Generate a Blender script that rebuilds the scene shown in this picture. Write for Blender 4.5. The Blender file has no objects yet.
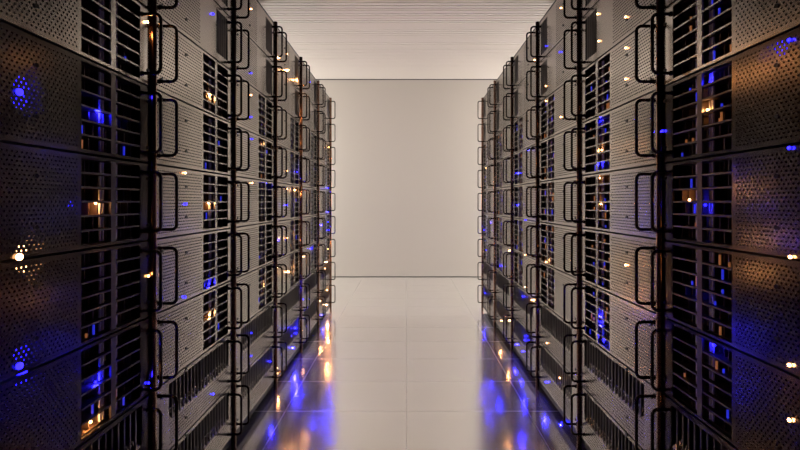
import bpy, math, random
from mathutils import Vector
random.seed(7)
C = bpy.context.scene.collection
PI = math.pi

# ------------------------------------------------------------------ layout (metres)
F = 434.0            # focal length in pixels of the 800 px wide frame
VX, VY = 406.5, 202.0
A = 0.75             # half width of the aisle, to the unit fronts
EYE = 1.07
W = 0.60             # rack width along the aisle
Y0 = 0.68            # near edge of the nearest rack
NR, NU = 6, 9
UH = 0.2243          # height of one unit
ZB = EYE - 1.345 * A # bottom of the lowest unit
ZT = ZB + NU * UH
DEPTH = 0.90
WALL_Y = 6.20
CEIL = 2.825
RX = 3.0             # side walls
NEAR_Y = -2.6

# ------------------------------------------------------------------ materials
def mat(name, col, rough=0.5, metal=0.0, spec=0.5, noise=None, bump=None, emis=None, estr=0.0, coat=0.0):
    m = bpy.data.materials.new(name); m.use_nodes = True
    nt = m.node_tree; b = nt.nodes['Principled BSDF']
    b.inputs['Base Color'].default_value = (*col, 1)
    b.inputs['Roughness'].default_value = rough
    b.inputs['Metallic'].default_value = metal
    b.inputs['Specular IOR Level'].default_value = spec
    b.inputs['Coat Weight'].default_value = coat
    if emis:
        b.inputs['Emission Color'].default_value = (*emis, 1)
        b.inputs['Emission Strength'].default_value = estr
    if noise:
        sc, amt, rs = noise
        tc = nt.nodes.new('ShaderNodeTexCoord')
        n = nt.nodes.new('ShaderNodeTexNoise'); n.inputs['Scale'].default_value = sc; n.inputs['Detail'].default_value = 5
        nt.links.new(tc.outputs['Object'], n.inputs['Vector'])
        r = nt.nodes.new('ShaderNodeMapRange')
        r.inputs['To Min'].default_value = 1 - amt; r.inputs['To Max'].default_value = 1 + amt
        nt.links.new(n.outputs['Fac'], r.inputs['Value'])
        mx = nt.nodes.new('ShaderNodeVectorMath'); mx.operation = 'SCALE'
        mx.inputs[0].default_value = col
        nt.links.new(r.outputs['Result'], mx.inputs['Scale'])
        nt.links.new(mx.outputs['Vector'], b.inputs['Base Color'])
        r2 = nt.nodes.new('ShaderNodeMapRange')
        r2.inputs['To Min'].default_value = max(0.02, rough - rs); r2.inputs['To Max'].default_value = rough + rs
        nt.links.new(n.outputs['Fac'], r2.inputs['Value'])
        nt.links.new(r2.outputs['Result'], b.inputs['Roughness'])
        if bump:
            bp = nt.nodes.new('ShaderNodeBump'); bp.inputs['Strength'].default_value = bump; bp.inputs['Distance'].default_value = 0.002
            nt.links.new(n.outputs['Fac'], bp.inputs['Height']); nt.links.new(bp.outputs['Normal'], b.inputs['Normal'])
    return m

M = dict(
    plate   = mat('brushed_grey_steel', (0.45, 0.415, 0.378), 0.20, 1.0, noise=(40, 0.06, 0.04)),
    upper   = mat('upper_shaded_steel', (0.37, 0.34, 0.312), 0.21, 1.0, noise=(40, 0.06, 0.04)),  # plate steel toned down, the dimness of the top rows put into its colour
    lower   = mat('lower_shaded_steel', (0.30, 0.275, 0.26), 0.22, 1.0, noise=(40, 0.06, 0.04)),  # plate steel darkened to stand in for the weaker light low down
    dark    = mat('dark_plate_steel', (0.075, 0.066, 0.062), 0.16, 1.0, noise=(40, 0.08, 0.03)),  # darker plate colour for the lower rows of the nearest racks
    grille  = mat('grille_grey_steel', (0.46, 0.44, 0.415), 0.26, 1.0, noise=(40, 0.10, 0.05)),
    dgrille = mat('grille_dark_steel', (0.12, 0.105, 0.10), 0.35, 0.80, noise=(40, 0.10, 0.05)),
    black   = mat('black_chassis_paint', (0.006, 0.006, 0.007), 0.6, 0.0, noise=(20, 0.2, 0.05)),
    fin     = mat('brown_drive_metal', (0.13, 0.09, 0.07), 0.40, 0.35, noise=(60, 0.2, 0.05)),
    tab     = mat('pale_drive_latch', (0.8, 0.8, 0.82), 0.45, 0.0, noise=(60, 0.1, 0.05)),
    handle  = mat('black_handle_chrome', (0.09, 0.07, 0.065), 0.16, 1.0, noise=(30, 0.1, 0.03)),
    post    = mat('dark_copper_tube', (0.34, 0.19, 0.13), 0.17, 1.0, noise=(12, 0.2, 0.04)),
    cab     = mat('black_cabinet_steel', (0.02, 0.018, 0.018), 0.45, 0.4, noise=(15, 0.15, 0.05)),
    screw   = mat('black_screw', (0.02, 0.02, 0.02), 0.35, 0.8, noise=(80, 0.1, 0.05)),
    wall    = mat('painted_wall', (0.56, 0.515, 0.465), 0.75, noise=(90, 0.025, 0.04), bump=0.08),
    ceil    = mat('painted_ceiling_slat', (0.78, 0.72, 0.665), 0.7, noise=(60, 0.02, 0.04)),
    gap     = mat('ceiling_void', (0.07, 0.063, 0.06), 0.9, noise=(30, 0.05, 0.02)),
    lamp    = mat('lamp_housing', (0.5, 0.5, 0.5), 0.4, 0.5, noise=(30, 0.05, 0.02)),
    diff    = mat('lamp_diffuser', (0.9, 0.88, 0.85), 0.5, emis=(1.0, 0.95, 0.90), estr=37.0),
    warm    = mat('warm_lamp_lens', (0.9, 0.6, 0.3), 0.3, emis=(1.0, 0.50, 0.20), estr=14.0),
    blue    = mat('blue_lamp_lens', (0.1, 0.1, 0.9), 0.3, emis=(0.012, 0.008, 1.0), estr=8.0),
    warmd   = mat('dim_warm_fin_glint', (0.5, 0.3, 0.15), 0.3, emis=(1.0, 0.33, 0.10), estr=0.22),
    blued   = mat('dim_blue_fin_glint', (0.1, 0.1, 0.5), 0.3, emis=(0.03, 0.04, 1.0), estr=0.5),
)

# floor: large polished tiles, thin joints, procedural
def floor_mat():
    m = bpy.data.materials.new('polished_floor_tile'); m.use_nodes = True
    nt = m.node_tree; b = nt.nodes['Principled BSDF']
    tc = nt.nodes.new('ShaderNodeTexCoord')
    sep = nt.nodes.new('ShaderNodeSeparateXYZ'); nt.links.new(tc.outputs['Object'], sep.inputs[0])
    def joint(sock, pitch, off, half):
        a = nt.nodes.new('ShaderNodeMath'); a.operation = 'ADD'; a.inputs[1].default_value = off + 50 * pitch
        nt.links.new(sock, a.inputs[0])
        w = nt.nodes.new('ShaderNodeMath'); w.operation = 'MODULO'; w.inputs[1].default_value = pitch
        nt.links.new(a.outputs[0], w.inputs[0])
        s = nt.nodes.new('ShaderNodeMath'); s.operation = 'SUBTRACT'; s.inputs[1].default_value = pitch / 2
        nt.links.new(w.outputs[0], s.inputs[0])
        ab = nt.nodes.new('ShaderNodeMath'); ab.operation = 'ABSOLUTE'; nt.links.new(s.outputs[0], ab.inputs[0])
        g = nt.nodes.new('ShaderNodeMath'); g.operation = 'GREATER_THAN'; g.inputs[1].default_value = pitch / 2 - half
        nt.links.new(ab.outputs[0], g.inputs[0])
        return g.outputs[0]
    jx = joint(sep.outputs['X'], 0.62, 0.0, 0.0012)
    jy = joint(sep.outputs['Y'], 0.37, -2.22 % 0.37, 0.0013)
    mx = nt.nodes.new('ShaderNodeMath'); mx.operation = 'MAXIMUM'
    nt.links.new(jx, mx.inputs[0]); nt.links.new(jy, mx.inputs[1])
    n = nt.nodes.new('ShaderNodeTexNoise'); n.inputs['Scale'].default_value = 3; n.inputs['Detail'].default_value = 6
    nt.links.new(tc.outputs['Object'], n.inputs['Vector'])
    cr = nt.nodes.new('ShaderNodeMixRGB'); cr.inputs['Color1'].default_value = (*FLOOR_C, 1); cr.inputs['Color2'].default_value = (FLOOR_C[0]*1.1, FLOOR_C[1]*1.1, FLOOR_C[2]*1.1, 1)
    nt.links.new(n.outputs['Fac'], cr.inputs['Fac'])
    cj = nt.nodes.new('ShaderNodeMixRGB'); cj.inputs['Color2'].default_value = (0.72, 0.69, 0.66, 1)
    nt.links.new(mx.outputs[0], cj.inputs['Fac']); nt.links.new(cr.outputs[0], cj.inputs['Color1'])
    nt.links.new(cj.outputs[0], b.inputs['Base Color'])
    r = nt.nodes.new('ShaderNodeMapRange'); r.inputs['To Min'].default_value = 0.12; r.inputs['To Max'].default_value = 0.19
    nt.links.new(n.outputs['Fac'], r.inputs['Value']); 
    rj = nt.nodes.new('ShaderNodeMath'); rj.operation = 'MULTIPLY_ADD'; rj.inputs[1].default_value = 0.3
    nt.links.new(mx.outputs[0], rj.inputs[0]); nt.links.new(r.outputs['Result'], rj.inputs[2])
    nt.links.new(rj.outputs[0], b.inputs['Roughness'])
    b.inputs['Metallic'].default_value = 0.85
    return m
FLOOR_C = (0.97, 0.96, 0.94)
M['floor'] = floor_mat()

# ------------------------------------------------------------------ mesh helper
class MB:
    def __init__(s): s.v = []; s.f = []
    def box(s, x0, x1, y0, y1, z0, z1):
        if x0 > x1: x0, x1 = x1, x0
        b = len(s.v)
        s.v += [(x, y, z) for z in (z0, z1) for y in (y0, y1) for x in (x0, x1)]
        for q in ((0,2,3,1),(4,5,7,6),(0,1,5,4),(2,6,7,3),(0,4,6,2),(1,3,7,5)): s.f.append([b+i for i in q])
        return s
    def quad(s, *p):
        b = len(s.v); s.v += p; s.f.append(list(range(b, b+len(p))))
    def tube(s, pts, r, n=10, caps=True):
        pts = [Vector(p) for p in pts]; rings = []
        up = None
        for i, p in enumerate(pts):
            d = (pts[min(i+1, len(pts)-1)] - pts[max(i-1, 0)]).normalized()
            if up is None:
                up = Vector((0,0,1)) if abs(d.z) < 0.9 else Vector((0,1,0))
            up = (up - d * up.dot(d)).normalized(); sd = d.cross(up)
            b = len(s.v); rings.append(b)
            for k in range(n):
                t = 2*PI*k/n; q = p + up*(r*math.cos(t)) + sd*(r*math.sin(t)); s.v.append(tuple(q))
        for a, b in zip(rings, rings[1:]):
            for k in range(n): s.f.append([a+k, a+(k+1)%n, b+(k+1)%n, b+k])
        if caps:
            s.f.append([rings[0]+k for k in range(n)][::-1]); s.f.append([rings[-1]+k for k in range(n)])
        return s
    def sphere(s, c, r, n=12, m=8, sx=1.0):
        b = len(s.v)
        for i in range(m+1):
            ph = PI*i/m
            for k in range(n):
                t = 2*PI*k/n
                s.v.append((c[0]+sx*r*math.sin(ph)*math.cos(t), c[1]+r*math.sin(ph)*math.sin(t), c[2]+r*math.cos(ph)))
        for i in range(m):
            for k in range(n):
                s.f.append([b+i*n+k, b+(i+1)*n+k, b+(i+1)*n+(k+1)%n, b+i*n+(k+1)%n])
        return s
    def mesh(s, name, m, smooth=False):
        me = bpy.data.meshes.new(name); me.from_pydata(s.v, [], s.f); me.validate(); me.update()
        import bmesh
        bm = bmesh.new(); bm.from_mesh(me)
        bmesh.ops.remove_doubles(bm, verts=bm.verts, dist=1e-6)
        bmesh.ops.recalc_face_normals(bm, faces=bm.faces); bm.to_mesh(me); bm.free()
        for x in (m if isinstance(m, (list, tuple)) else [m]): me.materials.append(x)
        if smooth: me.shade_smooth()
        return me

def link(name, me, parent=None, loc=(0,0,0)):
    o = bpy.data.objects.new(name, me); C.objects.link(o)
    if parent: o.parent = parent
    o.location = loc
    return o
def empty(name, loc, label, cat, group=None):
    o = bpy.data.objects.new(name, None); C.objects.link(o); o.location = loc; o.empty_display_size = 0.05
    o['label'] = label; o['category'] = cat
    if group: o['group'] = group
    return o

# ------------------------------------------------------------------ room shell
def struct(name, mb, m):
    o = link(name, mb.mesh(name, m)); o['kind'] = 'structure'; return o
struct('floor', MB().box(-RX, RX, NEAR_Y, WALL_Y, -0.10, 0.0), M['floor'])
struct('wall_back', MB().box(-RX-.1, RX+.1, WALL_Y, WALL_Y+0.12, -0.1, CEIL+0.1), M['wall'])
struct('wall_front', MB().box(-RX-.1, RX+.1, NEAR_Y-0.12, NEAR_Y, -0.1, CEIL+0.1), M['cab'])
struct('wall_left', MB().box(-RX-.12, -RX, NEAR_Y, WALL_Y, -0.1, CEIL+0.1), M['wall'])
struct('wall_right', MB().box(RX, RX+.12, NEAR_Y, WALL_Y, -0.1, CEIL+0.1), M['wall'])
cm = MB(); cm.box(-RX, RX, 3.55, WALL_Y, CEIL+0.016, CEIL+0.1)
slab = cm.mesh('ceiling', [M['gap'], M['ceil']])
sm = MB(); p = 0.053; y = WALL_Y
while y - p > 3.55:
    sm.box(-RX, RX, y-p+0.020, y, CEIL, CEIL+0.0161); y -= p
sl = sm.mesh('slats', M['ceil'])
import bmesh
bm = bmesh.new(); bm.from_mesh(slab)
n0 = len(bm.faces); bm.from_mesh(sl); bm.faces.ensure_lookup_table()
for i in range(n0, len(bm.faces)): bm.faces[i].material_index = 1
bm.to_mesh(slab); bm.free()
struct('ceiling', MB().box(-RX, RX, NEAR_Y, 3.55, CEIL-.02, CEIL+0.1), M['cab'])  # unseen near section, made black so it throws no light on the nearest racks
for i_, q_ in ((1, -1), (2, 1)):       # added unseen panels over the racks that keep light off the nearest fronts
    struct('shade_strip_%d' % i_, MB().box(q_*1.34, q_*1.38, Y0, 3.88, ZT+.02, CEIL-.02), M['cab'])
struct('shade_strip_3', MB().box(-RX, RX, WALL_Y-.004, WALL_Y, 0, .006), M['cab'])  # dark strip standing in for the shadow line at the wall foot
struct('shade_strip_4', MB().box(-RX, RX, WALL_Y-.006, WALL_Y, CEIL-.012, CEIL), M['gap'])  # same painted shadow line where the wall meets the ceiling
c_ = link('ceiling', slab); c_['kind'] = 'structure'

# ------------------------------------------------------------------ unit parts
U = lambda u: u * W
G = 0.003                       # half of the gap between neighbours
PT = 0.004                      # sheet thickness
def perforate(mb, sd, u0, u1, z0, z1, px=0.0105, pz=0.0082, r=0.0029, thick=0.0025, rz=None):
    rz = rz or r
    nx = int((u1-u0)/px); nz = int((z1-z0)/pz)
    px = (u1-u0)/nx; pz = (z1-z0)/nz
    oct_ = [(r*math.cos(PI/8+k*PI/4), rz*math.sin(PI/8+k*PI/4)) for k in range(8)]
    # octagon verts: 0,1 upper right.. order ccw; corners ccw from lower-left
    for j in range(nz):
        za, zb = z0+j*pz, z0+(j+1)*pz; off = px/2 if j % 2 else 0
        n = nx - 1 if j % 2 else nx
        if j % 2:
            mb.quad((0,u0,za),(0,u0+off,za),(0,u0+off,zb),(0,u0,zb)); mb.quad((0,u1-off,za),(0,u1,za),(0,u1,zb),(0,u1-off,zb))
        for i in range(n):
            ya = u0+off+i*px; yb = ya+px; cy = (ya+yb)/2; cz = (za+zb)/2
            b = len(mb.v)
            mb.v += [(0,ya,za),(0,yb,za),(0,yb,zb),(0,ya,zb)]
            mb.v += [(0,cy+a,cz+c) for a, c in oct_]
            mb.v += [(sd*thick,cy+a,cz+c) for a, c in oct_]
            o = b+4
            mb.f += [[b+1,b+2,o+0,o+7],[b+2,o+1,o+0],[b+2,b+3,o+2,o+1],[b+3,o+3,o+2],[b+3,b,o+4,o+3],[b,o+5,o+4],[b,b+1,o+6,o+5],[b+1,o+7,o+6]]
            for k in range(8): mb.f.append([o+k, o+(k+1)%8, o+8+(k+1)%8, o+8+k])

def plate_mesh(sd, kind, m, holes):
    mb = MB(); H = UH
    hk = dict(px=.0105, pz=.0086, r=.0025) if holes == 'round' else dict(px=.0110, pz=.0100, r=.0049, rz=.0021)
    bx = lambda u0, u1, z0, z1, d=PT: mb.box(0, sd*d, u0, u1, z0, z1)
    e = G
    if kind == 'grille':
        p0, p1 = U(.035), U(.52)
        perforate(mb, sd, p0, p1, .012, H-.012, **hk)
        bx(e, p0, e, H-e); bx(p0, p1, e, .012); bx(p0, p1, H-.012, H-e)
        g0, g1 = U(.535), U(.905)
        bx(p1, g0, e, H-e); bx(g0, g1, e, .010); bx(g0, g1, H-.010, H-e); bx(g1, W-e, e, H-e)
    elif kind == 'slit':
        p0, p1 = U(.035), U(.50)
        perforate(mb, sd, p0, p1, .012, H-.012, **hk)
        bx(e, p0, e, H-e); bx(p0, p1, e, .012); bx(p0, p1, H-.012, H-e)
        s0, s1 = U(.72), U(.90)
        bx(p1, s0, e, H-e); bx(s0, s1, e, .03); bx(s0, s1, H-.022, H-e); bx(s1, W-e, e, H-e)
    else:
        s0, s1 = U(.15), U(.915); zt, zb = H-.016, .092
        perforate(mb, sd, s0, s1, .012, zb-.006, **hk)
        bx(e, s0, e, H-e); bx(s1, W-e, e, H-e); bx(s0, s1, e, .012); bx(s0, s1, zb-.006, zb); bx(s0, s1, zt, H-e)
    return mb.mesh('face_plate', m)

def bars_mesh(sd, kind, m):
    mb = MB(); H = UH
    if kind == 'grille':
        g0, g1 = U(.535), U(.905); c0, c1 = U(.705), U(.735)
        mb.box(sd*.0005, sd*.006, c0, c1, .010, H-.010)
        n = 6; ph = (H-.020)/n
        for i in range(1, n):
            z = .010 + ph*i
            mb.box(sd*.001, sd*.012, g0, c0, z-.0022, z+.0022); mb.box(sd*.001, sd*.012, c1, g1, z-.0022, z+.0022)
    elif kind == 'slit':
        s0, s1 = U(.72), U(.90); n = 6; w = (s1-s0)/n
        for i in range(1, n): mb.box(sd*.0005, sd*.004, s0+w*i-.0028, s0+w*i+.0028, .03, H-.022)
    else:
        s0, s1 = U(.15), U(.915); n = 19; w = (s1-s0)/n; zt, zb = H-.016, .092
        for i in range(1, n):
            y = s0+w*i
            mb.box(sd*.001, sd*.005, y-.0028, y+.0028, zb, zt)
    return mb.mesh('vent_grille', m)

def louvre_mesh(sd, m):
    mb = MB(); s0, s1 = U(.15), U(.915); n = 19; w = (s1-s0)/n; zb = .092
    if True:
        for i in range(n):                                      # sloping louvre feet at the bottom of every opening
            ya, yb = s0+w*i+.003, s0+w*(i+1)-.003
            q = [(sd*.001,ya,zb),(sd*.001,yb,zb),(sd*.016,yb,zb+.026),(sd*.016,ya,zb+.026)]
            mb.quad(*q); q2 = [(x+sd*.002, y, z-.002) for x, y, z in q]; mb.quad(*q2)
            for k in range(4): mb.quad(q[k], q[(k+1)%4], q2[(k+1)%4], q2[k])
    return mb.mesh('louvre', m)

def bay_mesh(sd):
    """stacked drives seen behind the grille: shelves and upright fins"""
    mb = MB(); H = UH; n = 6; ph = (H-.020)/n
    for c0, c1 in ((U(.54), U(.705)), (U(.735), U(.90))):
        for i in range(n+1): mb.box(sd*.014, sd*.075, c0, c1, .010+ph*i-.0008, .010+ph*i+.0008)
        k = 7; w = (c1-c0)/k
        for i in range(n):
            for j in range(k+1):
                if (i*5+j*3) % 4 == 0: continue
                d = .016 + .010*((i*7+j*5) % 3)
                mb.box(sd*d, sd*.075, c0+w*j-.0012, c0+w*j+.0012, .012+ph*i, .008+ph*(i+1))
    mb.box(sd*.075, sd*.078, U(.53), U(.91), .008, H-.008)
    return mb.mesh('drive_bay', M['fin'])
def tab_mesh(sd):
    mb = MB(); H = UH; n = 6; ph = (H-.020)/n
    for i in range(n):
        z0, z1 = .014+ph*i, .006+ph*(i+1)
        for y in (U(.705)-.012, U(.705)-.022, U(.735)+.010, U(.735)+.020):
            mb.box(sd*.012, sd*.016, y-.0028, y+.0028, z0, z1)
    return mb.mesh('drive_latch', M['tab'])
def chassis_mesh(sd):
    mb = MB(); mb.box(sd*.080, sd*(DEPTH-.06), .02, W-.02, .006, UH-.006)
    mb.box(sd*.0045, sd*.081, .02, .024, .006, UH-.006); mb.box(sd*.0045, sd*.081, W-.024, W-.02, .006, UH-.006)
    mb.box(sd*.0045, sd*.081, .02, W-.02, .004, .006); mb.box(sd*.0045, sd*.081, .02, W-.02, UH-.006, UH-.004)
    mb.box(sd*.0045, sd*.081, U(.525), U(.53), .006, UH-.006)
    return mb.mesh('chassis', M['black'])
def handle_mesh(sd):
    """rounded pull handle standing off the plate; origin at the plate, mid height"""
    mb = MB(); hh = .084; out = .053; R = .016; pts = [(0, 0, hh)]
    for k in range(7):
        t = PI/2*k/6; pts.append((-sd*(out-R+R*math.sin(t)), 0, hh-R+R*math.cos(t)))
    for k in range(7):
        t = PI/2*k/6; pts.append((-sd*(out-R+R*math.cos(t)), 0, -hh+R-R*math.sin(t)))
    pts.append((0, 0, -hh)); mb.tube(pts, .0047, 12)
    for z in (hh, -hh): mb.tube([(0,0,z), (-sd*.003,0,z)], .0068, 12)
    return mb.mesh('pull_handle', M['handle'], smooth=True)
def screw_mesh(sd):
    mb = MB(); mb.tube([(0,0,0),(-sd*.0025,0,0)], .0048, 10); return mb.mesh('screw', M['screw'])
def led_mesh(sd, m):
    return MB().sphere((-sd*.0015,0,0), .0036, sx=.8).mesh('indicator_lamp', m, smooth=True)

MS = {}
for s in (-1, 1):
    for fin_ in ('plate', 'dark'):
        g = 'grille' if fin_ == 'plate' else 'dgrille'
        for k in ('grille', 'slit', 'slat'):
            for hl in ('round', 'slot'):
                if fin_ == 'dark' and hl == 'slot': continue
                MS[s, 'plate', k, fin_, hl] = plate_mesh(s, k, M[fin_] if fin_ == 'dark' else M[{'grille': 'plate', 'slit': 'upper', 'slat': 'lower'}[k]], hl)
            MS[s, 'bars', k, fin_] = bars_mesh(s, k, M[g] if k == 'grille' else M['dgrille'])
    MS[s, 'louvre'] = louvre_mesh(s, M['plate'])
    MS[s, 'bay'] = bay_mesh(s); MS[s, 'tab'] = tab_mesh(s); MS[s, 'chassis'] = chassis_mesh(s)
    MS[s, 'handle'] = handle_mesh(s); MS[s, 'screw'] = screw_mesh(s)
    MS[s, 'warm'] = led_mesh(s, M['warm']); MS[s, 'blue'] = led_mesh(s, M['blue'])

RACKW = ['nearest', 'second nearest', 'third nearest', 'fourth nearest', 'second farthest', 'farthest']
ROWW = ['topmost', 'second from the top', 'third from the top', 'fourth from the top', 'middle', 'fourth from the bottom',
        'third from the bottom', 'second from the bottom', 'lowest']
KINDW = {'grille': 'server unit with drive grille', 'slit': 'server unit with narrow slits', 'slat': 'vented unit with upright slats'}

units = {}
for s in (-1, 1):
    side = 'left' if s < 0 else 'right'
    for k in range(NR):
        # ---------------- cabinet
        y0 = Y0 + W*k
        cab = empty('server_rack', (s*(A+DEPTH/2), y0+W/2, 0), 'tall black server rack, %s of the %s row' % (RACKW[k], side), 'server rack',
                    'server racks along the %s side' % side)
        X = lambda x: s*x - s*DEPTH/2                      # x measured from the unit fronts
        hw = W/2
        mb = MB()
        for q in (-1, 1): mb.box(X(.008), X(DEPTH), q*hw, q*(hw-.012), .03, ZT+.004)
        link('side_panel', mb.mesh('side_panel', M['cab']), cab)
        link('top_panel', MB().box(X(.008), X(DEPTH), -hw, hw, ZT+.004, ZT+.018).mesh('top_panel', M['cab']), cab)
        link('back_panel', MB().box(X(DEPTH-.03), X(DEPTH), -hw+.012, hw-.012, .03, ZT+.004).mesh('back_panel', M['cab']), cab)
        link('plinth', MB().box(X(.06), X(DEPTH-.02), -hw+.002, hw-.002, 0, .03).mesh('plinth', M['cab']), cab)
        link('bottom_panel', MB().box(X(.006), X(DEPTH-.03), -hw+.012, hw-.012, .03, ZB-.001).mesh('bottom_panel', M['cab']), cab)
        if True:
            link('upright_post', MB().tube([(X(-.002), hw, 0), (X(-.002), hw, ZT+.018)], .0105, 20).mesh('upright_post', M['post'], smooth=True), cab)
        # ---------------- units
        for r in range(NU):
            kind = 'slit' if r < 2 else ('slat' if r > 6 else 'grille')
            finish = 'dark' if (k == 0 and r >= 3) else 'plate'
            z0 = ZT - UH*(r+1)
            place = ROWW[r] + ' in ' + RACKW[k] + ' ' + side + ' rack'
            t = empty('server_unit', (s*A, y0, z0), ('dark ' if finish == 'dark' else 'grey ') + KINDW[kind] + ', ' + place, 'server',
                      'server units in the %s rack on the %s' % (RACKW[k], side))
            units[s, k, r] = t
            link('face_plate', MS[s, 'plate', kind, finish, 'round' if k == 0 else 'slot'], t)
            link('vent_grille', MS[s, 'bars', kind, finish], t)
            link('chassis', MS[s, 'chassis'], t)
            if kind == 'slat': link('louvre', MS[s, 'louvre'], t)
            if kind == 'grille':
                link('drive_bay', MS[s, 'bay'], t); link('drive_latch', MS[s, 'tab'], t)
                # glowing slivers standing in for coloured light caught on the drive fins
                nb = random.randint(2, 5) if s > 0 else random.randint(0, 2)
                for m_, cnt in ((M['blued'], nb), (M['warmd'], max(0, nb-(0 if s > 0 else 1)))):
                    if cnt == 0: continue
                    ph = (UH-.020)/6
                    for _ in range(cnt):
                        mb = MB()
                        i = random.randrange(6); c0 = random.choice((U(.55), U(.745))) + random.random()*U(.12)
                        h_ = random.choice((.010, .020, .024))
                        mb.box(s*.010, s*.014, c0, c0+.003, .013+ph*i, .013+ph*i+h_)
                        link('fin_glint', mb.mesh('fin_glint', m_), t)
            for u in (.06, .918):
                link('pull_handle', MS[s, 'handle'], t, (0, U(u), UH/2))
            for u, z in ((.965, .045), (.965, UH-.045), (.085, .04), (.085, UH-.04), (.33, .06), (.33, UH-.06)):
                if kind == 'slat' and u == .33: z = .05 if z < .1 else UH-.009
                link('screw', MS[s, 'screw'], t, (0, U(u), z))

# ------------------------------------------------------------------ lamps on and in the units
COL = {'warm': (1.0, 0.42, 0.13), 'blue': (0.012, 0.010, 1.0)}
def lamp_at(s, y, z, kind, power, depth=0.0, size=.0035, standoff=.006, lens=True, scale=1.0):
    k = int((y-Y0)//W); r = int((ZT-z)//UH)
    k = min(max(k, 0), NR-1); r = min(max(r, 0), NU-1)
    t = units[s, k, r]; ly = y - (Y0+W*k); lz = z - (ZT-UH*(r+1))
    if lens:
        o = link('indicator_lamp', MS[s, kind], t, (s*depth, ly, lz)); o.scale = (scale,)*3
    if power > 0:
        L = bpy.data.lights.new('lamp_light', 'POINT'); L.color = COL[kind]; L.energy = power; L.shadow_soft_size = size
        lo = bpy.data.objects.new('lamp_light', L); C.objects.link(lo); lo.parent = t
        lo.location = (s*(depth-standoff), ly, lz)
def on_face(X, Y, kind, power=.03, inset=0.0, **kw):
    """a lamp whose place on the unit fronts is where the photograph shows it"""
    s = -1 if X < VX else 1; d = abs(X-VX); Z = F*(A+inset)/d
    lamp_at(s, Z, EYE - (Y-VY)/F*Z, kind, power, depth=inset, **kw)
def in_floor(X, Y, kind, power=.05, **kw):
    """a lamp found from its mirror image in the floor"""
    s = -1 if X < VX else 1; d = abs(X-VX); Z = F*A/d
    lamp_at(s, Z, (Y-VY)/F*Z - EYE, kind, power, **kw)
def by_reflection(X, Y, kind, power=.2, **kw):
    """a lamp on the opposite row, found from its glow on this row's metal"""
    s = -1 if X < VX else 1; d = abs(X-VX); Z = 3*F*A/d
    lamp_at(-s, Z, max(.1, EYE - (Y-VY)/F*Z), kind, power, **kw)

w, b = 'warm', 'blue'
# bulbs glowing inside grille slots
for X, Y, kd, p in ((209,96,w,.035),(208,203,w,.05),(209,315,w,.035),(265,125,w,.02),(264,144,w,.015),(264,284,w,.02),
                    (95,203,w,.05),(90,422,w,.09),(97,112,b,.16),(95,382,b,.10),(208,285,b,.06),(266,183,b,.05),
                    (600,178,w,.02),(601,204,w,.03),(602,150,w,.02),(601,121,b,.06),(603,163,b,.05),(601,315,b,.10),(601,322,b,.1),
                    (548,192,w,.02),(549,260,w,.02),(708,110,w,.03),(706,205,b,.08),(690,200,w,.03),(700,300,b,.06),(712,80,b,.05),
                    (605,340,b,.05),(715,345,b,.03)):
    on_face(X, Y, kd, p*4, inset=.013, standoff=.002, size=.005)
# indicator lamps on the fronts
for X, Y, kd, p in ((18,257,w,.10),(18,92,b,.16),(18,366,b,.16),(148,276,w,.02),(148,93,b,.05),(148,383,b,.05),(147,22,w,.03),
                    (185,173,w,.015),(186,204,b,.03),(185,297,b,.03),(251,9,w,.01),(213,14,b,.03),(251,73,b,.02),(251,95,w,.01),
                    (251,117,b,.02),(252,139,b,.02),(252,183,w,.01),(287,54,w,.006),(287,71,w,.006),(287,171,w,.006),(287,189,w,.006),
                    (287,238,w,.008),(287,271,w,.008),(213,394,b,.02),(251,356,b,.02),(251,333,b,.03),
                    (310,82,b,.01),(328,249,w,.01),(328,222,b,.01),(302,330,w,.02),(277,368,w,.02),
                    (626,17,w,.008),(626,48,w,.008),(626,79,w,.008),(626,265,w,.01),(598,14,w,.006),(599,41,w,.006),
                    (561,8,w,.005),(560,52,b,.02),(561,117,w,.005),(546,46,b,.02),(546,86,w,.006),(546,101,w,.006),
                    (790,40,b,.10),(790,148,b,.08),(791,257,w,.05),(790,365,w,.07),(790,420,w,.07),(663,131,b,.08),
                    (662,312,b,.06),(662,348,b,.06),(662,385,b,.05),(662,421,b,.06),(560,378,w,.02),(547,343,w,.01),(547,382,b,.03),
                    (546,262,w,.006),(525,255,w,.006),(525,287,w,.006),(509,350,w,.01),(486,168,w,.005),(486,250,b,.01)):
    on_face(X, Y, kd, p*(.5 if kd == 'blue' else 1), scale=1.9 if X < 20 else 1)
# glow behind the perforated fronts of the nearest racks
for X, Y, kd, p in ((18,84,b,0),(17,101,b,0),(20,249,w,0),(20,267,w,0),(19,353,b,0),(18,378,b,0),(784,48,b,0),(70,205,b,0)):
    on_face(X, Y, kd, p, inset=.022, scale=(4.2 if kd == 'blue' else 3.0)*(1 if X != 45 and X != 70 else .6))
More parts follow.
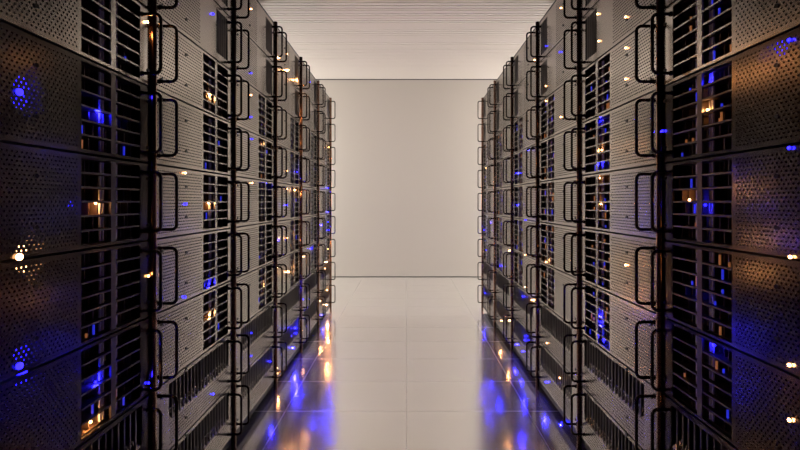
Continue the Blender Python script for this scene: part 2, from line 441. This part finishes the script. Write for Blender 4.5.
# low lamps whose mirror images streak the floor
for X, Y, kd, p in ((277,400,w,.05),(296,386,b,.12),(303,400,b,.10),(270,432,b,.10),(320,350,w,.12),(325,368,w,.10),(313,335,b,.14),
                    (322,330,b,.14),(322,420,b,.10),(312,425,b,.08),(329,395,b,.10),(490,420,b,.10),(484,395,b,.08),(500,405,b,.10),(304,440,w,.05),(318,396,b,.12),
                    (485,335,b,.12),(501,353,w,.08),(509,376,w,.08),(516,372,b,.12),(525,402,b,.12),(546,420,b,.12),(492,384,b,.12),
                    (509,446,w,.06),(523,440,b,.10),(562,425,b,.06)):
    in_floor(X, Y, kd, p*(2.2 if kd == 'blue' else 1.2))
# lamps seen as soft glows on the opposite dark fronts
for X, Y, kd, p in ((735,80,w,.5),(762,70,w,.5),(790,58,w,.4),(740,190,w,.5),(735,172,b,.7),(765,205,b,.6),(790,240,b,.8),(760,272,w,.5),
                    (740,328,b,1.8),(745,388,b,1.4),(765,238,w,.4),
                    (642,188,b,.5),(642,212,b,.5),(645,262,w,.25),(645,290,w,.2),(645,335,w,.3),(640,147,w,.2),(645,400,b,.4),
                (22,60,w,.25),(45,150,b,.6),(75,173,b,.5),(75,205,b,.5),(50,220,b,.4),(50,336,b,.5),(60,400,b,.4),(30,300,w,.2)):
    by_reflection(X, Y, kd, p*((2.4 if kd == 'warm' else .6) if X > VX else (1.2 if kd == 'warm' else .3)))

# ------------------------------------------------------------------ room lamps: tall strips on the side walls of the cross aisle
for s in (-1, 1):
    side = 'left' if s < 0 else 'right'
    t = empty('wall_lamp', (s*RX, 5.2, 1.65), 'tall glowing strip lamp on the %s wall beyond the racks' % side, 'lamp')
    link('housing', MB().box(0, -s*.05, -.20, .20, -.95, .95).mesh('housing', M['lamp']), t)
    link('diffuser', MB().box(-s*.05, -s*.06, -.17, .17, -.92, .92).mesh('diffuser', M['diff']), t)

# ------------------------------------------------------------------ world, camera, view
wd = bpy.data.worlds.new('world'); bpy.context.scene.world = wd; wd.use_nodes = True
wd.node_tree.nodes['Background'].inputs['Color'].default_value = (0.02, 0.02, 0.02, 1)
cd = bpy.data.cameras.new('camera'); cam = bpy.data.objects.new('camera', cd); C.objects.link(cam)
cam.location = (0, 0, EYE); cam.rotation_euler = (PI/2, 0, 0)
cd.sensor_width = 36; cd.lens = 36*F/800
cd.shift_x = -(VX-400)/800; cd.shift_y = -(225-VY)/800; cd.clip_start = .02
sc = bpy.context.scene; sc.camera = cam
sc.view_settings.view_transform = 'Standard'; sc.view_settings.look = 'None'
sc.view_settings.gamma = 1; sc.view_settings.use_curve_mapping = False
sc.view_settings.exposure = 0.0
